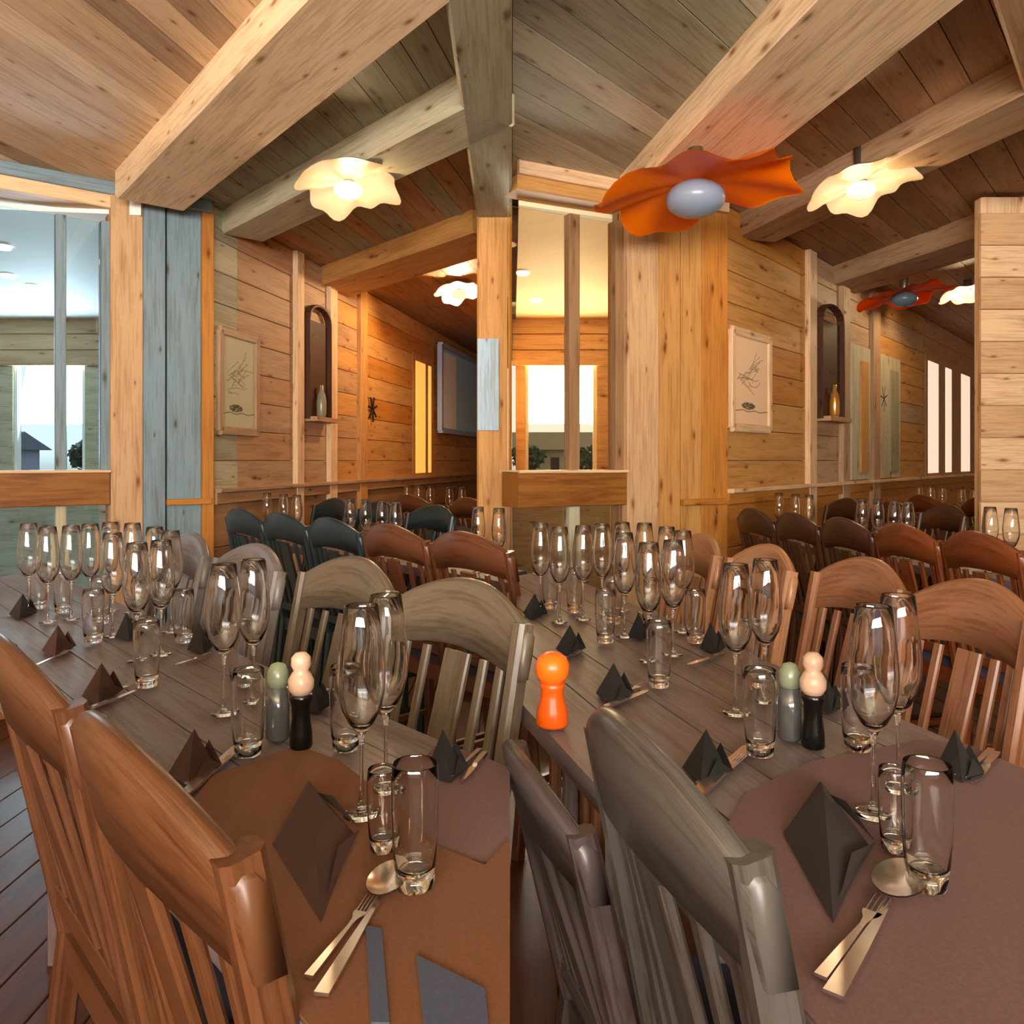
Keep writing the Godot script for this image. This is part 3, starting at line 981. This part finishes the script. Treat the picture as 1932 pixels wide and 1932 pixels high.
func table(k: int, near: Vector2, wide: float, t0: float, t1: float, label: String, planks: int) -> void:
	# near: a point of the near edge in the bay's own plan; the table runs along the beams' direction
	var o := thing("dining_table", label, "table")
	var a := Vector2(-1.177, 1.0)
	var b := Vector2(0.717, 0.697)
	var region := PackedVector2Array([Vector2(-9, -1), Vector2(-0.008, -1), Vector2(-0.008, 3.6), Vector2(-0.08, 3.6), Vector2(-0.2, 4.0), Vector2(-0.2, 12), Vector2(-9, 12)]) if k == 0 else PackedVector2Array([Vector2(0.012, -1), Vector2(9, -1), Vector2(9, 12), Vector2(0.012, 12)])
	for i in planks:
		var s0 := wide * i / planks
		var s1 := wide * (i + 1) / planks - 0.004
		var q := PackedVector2Array()
		for c in [[s0, t0], [s1, t0], [s1, t1], [s0, t1]]:
			var p: Vector2 = near + b * c[0] + a * c[1]
			q.append(tp(k, p.x, p.y))
		for piece in Geometry2D.intersect_polygons(q, region):
			var st := begin()
			prism(st, piece, TABLE - 0.03 - rng.randf() * 0.0005, TABLE - rng.randf() * 0.0006, along(k))
			obj("plank", st, M.table_wood, o)
	for s in [wide * 0.5 - 0.012]:
		for t in [t1 - 0.12, lerpf(t0, t1, 0.66), lerpf(t0, t1, 0.36)]:
			var p: Vector2 = near + b * s + a * t
			var c := tp(k, p.x, p.y)
			if (k == 0 and c.x < -0.06) or (k == 1 and c.x > 0.06):
				var st := begin()
				timber(st, v3(c, 0.0), v3(c, TABLE - 0.03), 0.034, 0.034, Vector3(0, 0, 1), 0.005)
				obj("leg", st, M.table_wood, o)

func sheet(called: String, label: String, category: String, poly: PackedVector2Array, y: float, thick: float, m: Material) -> void:
	var st := begin()
	prism(st, poly, y, y + thick)
	tag(obj(called, st, m), label, category)

func view_poly(k: int, pts: Array) -> PackedVector2Array:     # a polygon lying on the table top
	var q := PackedVector2Array()
	for p in pts:
		q.append(spot(k, p[0], p[1], TABLE))
	var top := PackedVector2Array()
	for c in [[0.0, -0.42], [0.705, -0.42], [0.705, 1.76], [0.0, 1.76]]:
		var p: Vector2 = Vector2(0.06, 0.54) + Vector2(0.717, 0.697) * c[0] + Vector2(-1.177, 1.0) * c[1]
		top.append(tp(k, p.x, p.y))
	return Geometry2D.intersect_polygons(q, top)[0]

func tables(k: int) -> void:
	var b: String = ["left", "right"][k]
	table(k, Vector2(0.06, 0.54), 0.705, -0.42, 1.76, "long grey-brown plank table at the front of the %s bay, laid with glasses" % b, 5)
	table(k, Vector2(1.51, 2.54), 0.75, -0.75, 1.45, "grey-brown plank table second from the eye in the %s bay" % b, 4)
	table(k, Vector2(3.0, 4.1), 0.75, -0.4, 1.38, "grey-brown plank table third from the eye in the %s bay" % b, 4)
	if k == 0:
		sheet("tablecloth", "purple-brown cloth over the post end of the left front table", "tablecloth", view_poly(0, [[962, 1446], [830, 1404], [700, 1520], [690, 1580], [962, 1640]]), TABLE, 0.002, M.cloth_plum)
		sheet("table_runner", "rust-brown cloth covering the near end of the left front table", "cloth", view_poly(0, [[562, 1412], [640, 1440], [740, 1520], [830, 1606], [915, 1640], [962, 1590], [962, 2400], [300, 2400], [300, 1600], [400, 1470]]), TABLE + 0.0022, 0.002, M.cloth_rust)
		sheet("cloth_mat", "narrow slate-blue cloth strip on the rust-brown cloth beside the cutlery", "mat", view_poly(0, [[690, 1760], [720, 1765], [735, 1945], [700, 1945]]), TABLE + 0.0044, 0.0015, M.cloth_slate)
		sheet("cloth_mat", "broad slate-blue cloth piece on the rust-brown cloth near the frame edge", "mat", view_poly(0, [[785, 1815], [915, 1880], [922, 1950], [800, 1950]]), TABLE + 0.0044, 0.0015, M.cloth_slate)
	else:
		sheet("tablecloth", "smooth purple-brown cloth covering the near end of the right front table", "tablecloth", view_poly(1, [[1010, 1446], [870, 1406], [760, 1400], [560, 1440], [440, 1500], [360, 1640], [300, 2500], [1150, 2500]]), TABLE, 0.002, M.cloth_plum)

# ---------------------------------------------------------------- table ware
var wine_parts := []
var tumbler_mesh: ArrayMesh
var tumbler_base: ArrayMesh

func make_glass_meshes() -> void:
	var st := begin(true)     # bowl: outside up, over the rim, inside down
	lathe(st, [[0.0, 0.088], [0.006, 0.089], [0.0135, 0.098], [0.0205, 0.112], [0.0245, 0.130], [0.0255, 0.148], [0.0240, 0.172], [0.0205, 0.200], [0.0182, 0.2215], [0.0178, 0.2225], [0.0172, 0.2215], [0.0195, 0.200], [0.0230, 0.172], [0.0245, 0.148], [0.0235, 0.130], [0.0195, 0.114], [0.0125, 0.101], [0.005, 0.0945], [0.0, 0.094]], 26)
	st.generate_normals()
	wine_parts.append(["bowl", st.commit()])
	st = begin(true)
	lathe(st, [[0.0, 0.0045], [0.006, 0.0048], [0.0032, 0.012], [0.0021, 0.03], [0.0020, 0.07], [0.0030, 0.083], [0.0055, 0.0885], [0.0, 0.0887]], 14)
	st.generate_normals()
	wine_parts.append(["stem", st.commit()])
	st = begin(true)
	lathe(st, [[0.0, 0.0], [0.0185, 0.0], [0.0192, 0.0012], [0.0185, 0.0020], [0.0100, 0.0032], [0.0, 0.0047]], 26)
	st.generate_normals()
	wine_parts.append(["foot", st.commit()])
	st = begin(true)
	lathe(st, [[0.0, 0.0125], [0.0172, 0.0125], [0.0186, 0.020], [0.0203, 0.045], [0.0212, 0.070], [0.0210, 0.095], [0.0200, 0.1085], [0.0196, 0.1093], [0.0191, 0.1085], [0.0201, 0.095], [0.0202, 0.070], [0.0192, 0.045], [0.0174, 0.022], [0.0155, 0.0165], [0.0, 0.0155]], 26)
	st.generate_normals()
	tumbler_mesh = st.commit()
	st = begin(true)
	lathe(st, [[0.0, 0.0], [0.0150, 0.0], [0.0166, 0.0012], [0.0172, 0.006], [0.0172, 0.0122], [0.0, 0.0124]], 26)
	st.generate_normals()
	tumbler_base = st.commit()

func wine(k: int, u: float, v: float, label: String, group: String, s := 1.0) -> void:
	var o := thing("wine_glass", label, "wine glass", v3(spot(k, u, v, TABLE), TABLE + 0.0045), rng.randf() * TAU, group)
	for q in wine_parts:
		inst(q[0], q[1], M.glass, o)
	o.scale = Vector3.ONE * s

func tumbler(k: int, u: float, v: float, label: String, group: String, s := 1.0) -> void:
	var o := thing("tumbler", label, "tumbler", v3(spot(k, u, v, TABLE), TABLE + 0.0045), rng.randf() * TAU, group)
	inst("body", tumbler_mesh, M.glass, o)
	inst("base", tumbler_base, M.glass, o)
	o.scale = Vector3.ONE * s

func glasses(k: int) -> void:
	var b: String = ["left", "right"][k]
	var g := "glasses on the %s front table" % b
	tumbler(k, 783, 1682, "clear tumbler nearest the eye on the %s front table, beside the spoon" % b, g)
	wine(k, 682, 1545, "clear wine glass behind the nearest black napkin on the %s front table" % b, g)
	wine(k, 728, 1497, "clear wine glass standing just behind the nearest tumbler on the %s front table" % b, g)
	tumbler(k, 722, 1612, "short clear glass left of the nearest tumbler on the %s front table" % b, g, 0.72)
	tumbler(k, 652, 1420, "clear tumbler between the pepper mill and the nearest wine glasses, %s front table" % b, g)
	wine(k, 422, 1352, "clear wine glass at the second place setting, salt side, of the %s front table" % b, g)
	wine(k, 478, 1330, "clear wine glass in front of the salt shaker on the %s front table" % b, g)
	tumbler(k, 468, 1430, "clear tumbler at the second place setting of the %s front table" % b, g)
	tumbler(k, 455, 1300, "clear tumbler across from the second place setting on the %s front table" % b, g)
	tumbler(k, 277, 1300, "clear tumbler at the third place setting of the %s front table" % b, g)
	wine(k, 258, 1252, "clear wine glass at the third place setting of the %s front table, window side" % b, g)
	wine(k, 304, 1240, "clear wine glass at the third place setting of the %s front table, salt side" % b, g)
	tumbler(k, 176, 1216, "clear tumbler at the fourth place setting of the %s front table" % b, g)
	wine(k, 212, 1205, "clear wine glass beside the fourth tumbler on the %s front table" % b, g)
	var ord := ["first", "second", "third", "fourth", "fifth", "sixth", "seventh", "eighth", "ninth"]
	var rowa := [[54, 1160], [90, 1178], [134, 1172], [170, 1163], [208, 1156], [250, 1160], [292, 1178], [322, 1196]]
	for i in rowa.size():
		wine(k, rowa[i][0], rowa[i][1], "clear wine glass, %s from window end in far row of %s front table" % [ord[i], b], g)
	var rowb := [[72, 1150], [118, 1158], [190, 1180], [262, 1186], [346, 1216]]
	for i in rowb.size():
		tumbler(k, rowb[i][0], rowb[i][1], "clear tumbler, %s from window end in far row of %s front table" % [ord[i], b], g)
	g = "glasses on the %s second table" % b
	var rowc := [0.0, 0.08, 0.45, 0.52, 0.61, 0.70, 1.05, 1.15, 1.28]
	for i in rowc.size():
		wine_on(k, Vector2(1.617, 2.645) + Vector2(-1.177, 1.0) * rowc[i], "clear wine glass, %s from the post on the %s second table" % [ord[i], b], g)
	g = "glasses on the %s third table" % b
	var rowd := [0.557, 0.649, 0.794, 0.887, 0.984]
	for i in rowd.size():
		wine_on(k, Vector2(3.143, 4.24) + Vector2(-1.177, 1.0) * rowd[i], "small clear wine glass, %s from the post on the %s third table" % [ord[i], b], g)

func wine_on(k: int, p: Vector2, label: String, group: String) -> void:
	var o := thing("wine_glass", label, "wine glass", v3(tp(k, p.x, p.y), TABLE + 0.0005), rng.randf() * TAU, group)
	for q in wine_parts:
		inst(q[0], q[1], M.glass, o)

func napkin(k: int, u0: float, v0: float, u1: float, v1: float, w: float, h: float, m: Material, label: String, group: String) -> void:
	# a napkin folded to a low pointed tent: a long keel from (u0, v0) near the eye to (u1, v1), with a peak and an open fold
	var pa := spot(k, u0, v0, TABLE)
	var pb := spot(k, u1, v1, TABLE)
	var len_ := pa.distance_to(pb)
	var o := thing("napkin", label, "napkin", v3((pa + pb) / 2, TABLE + 0.0045), atan2((pb - pa).y, (pb - pa).x), group)
	var st := begin()
	var pts := [Vector3(-len_ * 0.5, 0, 0), Vector3(0.0, 0, w * 0.55), Vector3(len_ * 0.5, 0, 0), Vector3(0.0, 0, -w * 0.55)]
	var peak := Vector3(len_ * 0.16, h, 0)
	var keel := Vector3(-len_ * 0.22, h * 0.55, 0)
	tri(st, pts[0], pts[1], keel)
	tri(st, pts[1], peak, keel)
	tri(st, pts[1], pts[2], peak)
	tri(st, pts[2], pts[3], peak)
	tri(st, pts[3], keel, peak)
	tri(st, pts[3], pts[0], keel)
	tri(st, pts[0], pts[2], pts[1])
	tri(st, pts[0], pts[3], pts[2])
	obj("fold", st, m, o)
	st = begin()
	var e := Vector3(0, 0.004, 0.006)
	tri(st, pts[0] * 0.8 + e, pts[1] + e, keel * Vector3(0.8, 0.7, 1) + e + Vector3(0, 0, w * 0.2))
	tri(st, pts[1] + e, pts[2] * 0.7 + e, peak * Vector3(1, 0.6, 1) + e + Vector3(0, 0, w * 0.22))
	obj("flap", st, m, o)

func fork(a: Vector2, b: Vector2, label: String, group: String) -> void:      # handle end a, tips b
	var o := thing("fork", label, "fork", v3(a, TABLE + 0.0062), atan2((b - a).y, (b - a).x), group)
	var l := a.distance_to(b)
	var st := begin()
	var w := l * 0.034
	bar_flat(st, [[0.0, w], [l * 0.3, w * 0.8], [l * 0.62, w * 0.45], [l * 0.70, w * 0.7], [l * 0.76, w * 1.5], [l * 0.80, w * 1.6]], 0.0025)
	obj("handle", st, M.steel, o)
	for i in 4:
		st = begin()
		var z := (i - 1.5) * w * 0.85
		timber(st, Vector3(l * 0.79, 0.001, z), Vector3(l, 0.004, z), w * 0.32, 0.0018)
		obj("tine", st, M.steel, o)

func spoon(a: Vector2, b: Vector2, label: String, group: String) -> void:
	var o := thing("spoon", label, "spoon", v3(a, TABLE + 0.0062), atan2((b - a).y, (b - a).x), group)
	var l := a.distance_to(b)
	var w := l * 0.032
	var st := begin()
	bar_flat(st, [[0.0, w], [l * 0.3, w * 0.75], [l * 0.6, w * 0.4], [l * 0.69, w * 0.5]], 0.0025)
	obj("handle", st, M.steel, o)
	st = begin(true)
	var c := Vector3(l * 0.83, 0.004, 0)
	var rx := l * 0.17
	var rz := l * 0.098
	for side in 2:
		for i in 6:
			for j in 22:
				var p := []
				for q in [[i, j], [i + 1, j], [i + 1, j + 1], [i, j + 1]]:
					var f: float = q[0] / 6.0
					var t: float = TAU * q[1] / 22
					p.append(c + Vector3(rx * f * cos(t), -0.0065 * (1.0 - f * f) + 0.0035 + 0.0012 * (1 - side), -rz * f * sin(t)))
				if side == 0:
					tri(st, p[0], p[1], p[2]); tri(st, p[0], p[2], p[3])
				else:
					tri(st, p[0], p[2], p[1]); tri(st, p[0], p[3], p[2])
	obj("spoon_bowl", st, M.steel, o)

func knife(a: Vector2, b: Vector2, label: String, group: String) -> void:
	var o := thing("table_knife", label, "knife", v3(a, TABLE + 0.0062), atan2((b - a).y, (b - a).x), group)
	var l := a.distance_to(b)
	var w := l * 0.04
	var st := begin()
	bar_flat(st, [[0.0, w * 0.8], [l * 0.2, w], [l * 0.44, w * 0.8]], 0.004)
	obj("handle", st, M.steel, o)
	st = begin()
	bar_flat(st, [[l * 0.43, w * 0.8], [l * 0.6, w * 1.1], [l * 0.9, w * 1.0], [l, w * 0.15]], 0.0016)
	obj("blade", st, M.steel, o)

func bar_flat(st: SurfaceTool, prof: Array, t: float) -> void:
	# a flat strip along x with half widths from prof
	for i in prof.size() - 1:
		var x0: float = prof[i][0]
		var w0: float = prof[i][1]
		var x1: float = prof[i + 1][0]
		var w1: float = prof[i + 1][1]
		quad(st, Vector3(x0, t, w0), Vector3(x1, t, w1), Vector3(x1, t, -w1), Vector3(x0, t, -w0))
		quad(st, Vector3(x0, 0, -w0), Vector3(x1, 0, -w1), Vector3(x1, 0, w1), Vector3(x0, 0, w0))
		quad(st, Vector3(x0, 0, w0), Vector3(x1, 0, w1), Vector3(x1, t, w1), Vector3(x0, t, w0))
		quad(st, Vector3(x1, 0, -w1), Vector3(x0, 0, -w0), Vector3(x0, t, -w0), Vector3(x1, t, -w1))
	var f: Array = prof[0]
	var e: Array = prof[-1]
	quad(st, Vector3(f[0], 0, -f[1]), Vector3(f[0], 0, f[1]), Vector3(f[0], t, f[1]), Vector3(f[0], t, -f[1]))
	quad(st, Vector3(e[0], 0, e[1]), Vector3(e[0], 0, -e[1]), Vector3(e[0], t, -e[1]), Vector3(e[0], t, e[1]))

func settings(k: int) -> void:
	var b: String = ["left", "right"][k]
	var g := "folded napkins on the %s front table" % b
	var near_m: Material = [M.napkin_brown, M.napkin_plum][k]
	napkin(k, 606, 1752, 582, 1480, 0.072, 0.028, near_m, "large dark folded napkin nearest the eye on the %s front table" % b, g)
	var n := [[355, 1492, 372, 1432, "second place setting"], [185, 1340, 195, 1292, "third place setting"], [104, 1244, 112, 1216, "fourth place setting"], [36, 1172, 46, 1150, "fifth place setting by the window"]]
	for i in n.size():
		napkin(k, n[i][0], n[i][1], n[i][2], n[i][3], 0.05, 0.045, [M.napkin_brown, M.napkin][k] if i < 3 else M.napkin, "dark pointed napkin at the %s of the %s front table" % [n[i][4], b], g)
	var f := [[850, 1484, 828, 1448, "beside the fork opposite the nearest setting"], [600, 1352, 584, 1330, "beside the pepper mill"], [384, 1238, 370, 1218, "opposite the third setting"], [243, 1212, 236, 1199, "opposite the fourth setting"]]
	for i in f.size():
		napkin(k, f[i][0], f[i][1], f[i][2], f[i][3], 0.044, 0.05, M.napkin, "black pointed napkin %s, far edge of %s front table" % [f[i][4], b], g)
	g = "cutlery on the %s front table" % b
	fork(spot(k, 582, 1862, TABLE), spot(k, 702, 1712, TABLE), "steel fork nearest the eye, lying beside the large napkin of the %s front table" % b, g)
	spoon(spot(k, 606, 1896, TABLE), spot(k, 752, 1652, TABLE), "steel spoon with a broad bowl in front of the nearest %s tumbler" % b, g)
	knife(spot(k, 345, 1515, TABLE), spot(k, 455, 1412, TABLE), "steel knife at the second place setting of the %s front table" % b, g)
	fork(spot(k, 352, 1490, TABLE), spot(k, 436, 1440, TABLE), "steel fork at the second place setting of the %s front table" % b, g)
	fork(spot(k, 180, 1330, TABLE), spot(k, 252, 1298, TABLE), "steel fork at the third place setting of the %s front table" % b, g)
	knife(spot(k, 176, 1344, TABLE), spot(k, 258, 1310, TABLE), "steel knife at the third place setting of the %s front table" % b, g)
	fork(spot(k, 905, 1424, TABLE), spot(k, 846, 1480, TABLE), "steel fork pointing at the tumbler from the far edge of the %s front table" % b, g)
	knife(spot(k, 916, 1432, TABLE), spot(k, 868, 1486, TABLE), "steel knife beside the far-edge fork of the %s front table" % b, g)
	knife(spot(k, 620, 1310, TABLE), spot(k, 572, 1342, TABLE), "steel knife beside the pepper mill on the %s front table" % b, g)
	fork(spot(k, 70, 1262, TABLE), spot(k, 128, 1236, TABLE), "steel fork at the fourth place setting of the %s front table" % b, g)
	knife(spot(k, 398, 1240, TABLE), spot(k, 330, 1262, TABLE), "steel knife on the far edge opposite the third setting of the %s front table" % b, g)
	# salt and pepper
	var o := thing("pepper_mill", "black pepper mill with a pale rounded cap on the %s front table" % b, "pepper mill", v3(spot(k, 568, 1416, TABLE), TABLE + 0.0045))
	var st := begin(true)
	lathe(st, [[0.0, 0.0], [0.0135, 0.0], [0.0150, 0.003], [0.0145, 0.02], [0.0118, 0.038], [0.0125, 0.055], [0.0150, 0.064], [0.0150, 0.070], [0.0, 0.070]], 24)
	obj("body", st, plain(Color(0.04, 0.035, 0.035), 0.2), o)
	st = begin(true)
	lathe(st, [[0.0, 0.070], [0.0120, 0.070], [0.0165, 0.078], [0.0170, 0.088], [0.0130, 0.096], [0.0095, 0.101], [0.0130, 0.108], [0.0125, 0.118], [0.007, 0.124], [0.0, 0.125]], 24)
	obj("cap", st, plain(Color(0.83, 0.68, 0.58), 0.3), o)
	o = thing("salt_shaker", "clear salt shaker with a domed sage-green top beside the %s pepper mill" % b, "salt shaker", v3(spot(k, 524, 1400, TABLE), TABLE + 0.0045))
	st = begin(true)
	lathe(st, [[0.0, 0.0], [0.014, 0.0], [0.016, 0.003], [0.0155, 0.04], [0.013, 0.07], [0.0, 0.071]], 24)
	obj("body", st, plain(Color(0.42, 0.42, 0.42), 0.1, 0.5), o)
	st = begin(true)
	lathe(st, [[0.0, 0.071], [0.0135, 0.071], [0.0150, 0.080], [0.0140, 0.092], [0.009, 0.101], [0.0, 0.104]], 24)
	obj("top", st, plain(Color(0.52, 0.55, 0.45), 0.25), o)

func twig_star(k: int, u: float, v: float, label: String) -> void:
	var a := corner[k]
	var b := wall_end[k]
	var d := (b - a).normalized()
	var n := Vector2(d.y, -d.x)
	var p := hit(k, u, a, b) + n * 0.04
	var c := v3(p, height(v, p.y))
	var o := thing("twig_ornament", label, "wall ornament")
	for i in 7:
		var t := TAU * i / 7.0 + 0.3
		var e := Vector3(d.x, 0, -d.y) * cos(t) * 0.09 + Vector3.UP * sin(t) * 0.10
		var st := begin()
		timber(st, c, c + e, 0.012, 0.012, v3(n, 0.0))
		obj("twig", st, M.dark, o)

func extras() -> void:
	twig_star(0, 694, 772, "small dark twig star hung on the golden boards right of the wall box")
	twig_star(1, 690, 752, "small dark twig star hung on the grey-green door in the right bay")
	# the bright orange mill at the chair end of the second bay's front table
	var o := thing("pepper_mill", "tall bright orange turned pepper mill at the edge of the right front table", "pepper mill", v3(spot(1, 76, 1374, TABLE), TABLE + 0.0045))
	var st := begin(true)
	lathe(st, [[0.0, 0.0], [0.021, 0.0], [0.023, 0.004], [0.022, 0.022], [0.0165, 0.040], [0.0160, 0.052], [0.0190, 0.060], [0.0, 0.061]], 28)
	obj("body", st, plain(Color(0.86, 0.33, 0.04), 0.3), o)
	st = begin(true)
	lathe(st, [[0.0, 0.061], [0.017, 0.061], [0.0235, 0.072], [0.0245, 0.086], [0.0200, 0.097], [0.011, 0.103], [0.0, 0.104]], 28)
	obj("head", st, plain(Color(0.92, 0.42, 0.08), 0.3), o)

# ---------------------------------------------------------------- scene
func _ready() -> void:
	rng.seed = 7
	var cam := Camera3D.new()
	cam.name = "camera"
	cam.projection = Camera3D.PROJECTION_FRUSTUM
	cam.near = 0.05
	cam.far = 200.0
	cam.size = 2.0 * 0.05 * 966.0 / LENS
	cam.frustum_offset = Vector2(0, -SHIFT / LENS * 0.05)
	cam.position = Vector3(0, EYE, 0)
	add_child(cam)
	cam.current = true
	var we := WorldEnvironment.new()
	we.name = "world"
	var e := Environment.new()
	e.background_mode = Environment.BG_SKY
	var sky := Sky.new()
	var sm := ProceduralSkyMaterial.new()
	sm.sky_top_color = Color(0.80, 0.87, 0.96)
	sm.sky_horizon_color = Color(0.97, 0.97, 0.97)
	sm.ground_horizon_color = Color(0.85, 0.86, 0.86)
	sm.ground_bottom_color = Color(0.5, 0.5, 0.48)
	sm.sky_energy_multiplier = 1.0
	sky.sky_material = sm
	e.sky = sky
	e.background_energy_multiplier = 1.25
	e.tonemap_mode = Environment.TONE_MAPPER_LINEAR
	e.tonemap_exposure = 1.0
	e.sdfgi_enabled = true
	e.ssao_enabled = true
	e.ssil_enabled = true
	we.environment = e
	add_child(we)
	# unseen fill light added behind the eye, tilted up to brighten the ceiling
	for q in [[0.0, 1.5, -2.9, 3.7, 1.4, 88.0, Color(1.0, 0.97, 0.93)]]:
		var l := AreaLight3D.new()
		l.name = "rear_fill_light"
		l.area_size = Vector2(q[3], q[4])
		l.light_energy = q[5]
		l.light_color = q[6]
		l.area_range = 20.0
		l.shadow_enabled = true
		l.position = Vector3(q[0], q[1], -q[2])
		l.rotation.x = deg_to_rad(62)
		add_child(l, true)
	make_materials()
	build_shell()
	for k in 2:
		window_wall(k)
		long_wall(k)
		veranda(k)
	outdoors()
	for k in 2:
		tables(k)
		chairs(k)
	for k in 2:
		wall_picture(k)
		wall_niche(k)
	extra_panels()
	lamps()
	make_glass_meshes()
	for k in 2:
		glasses(k)
		settings(k)
	extras()
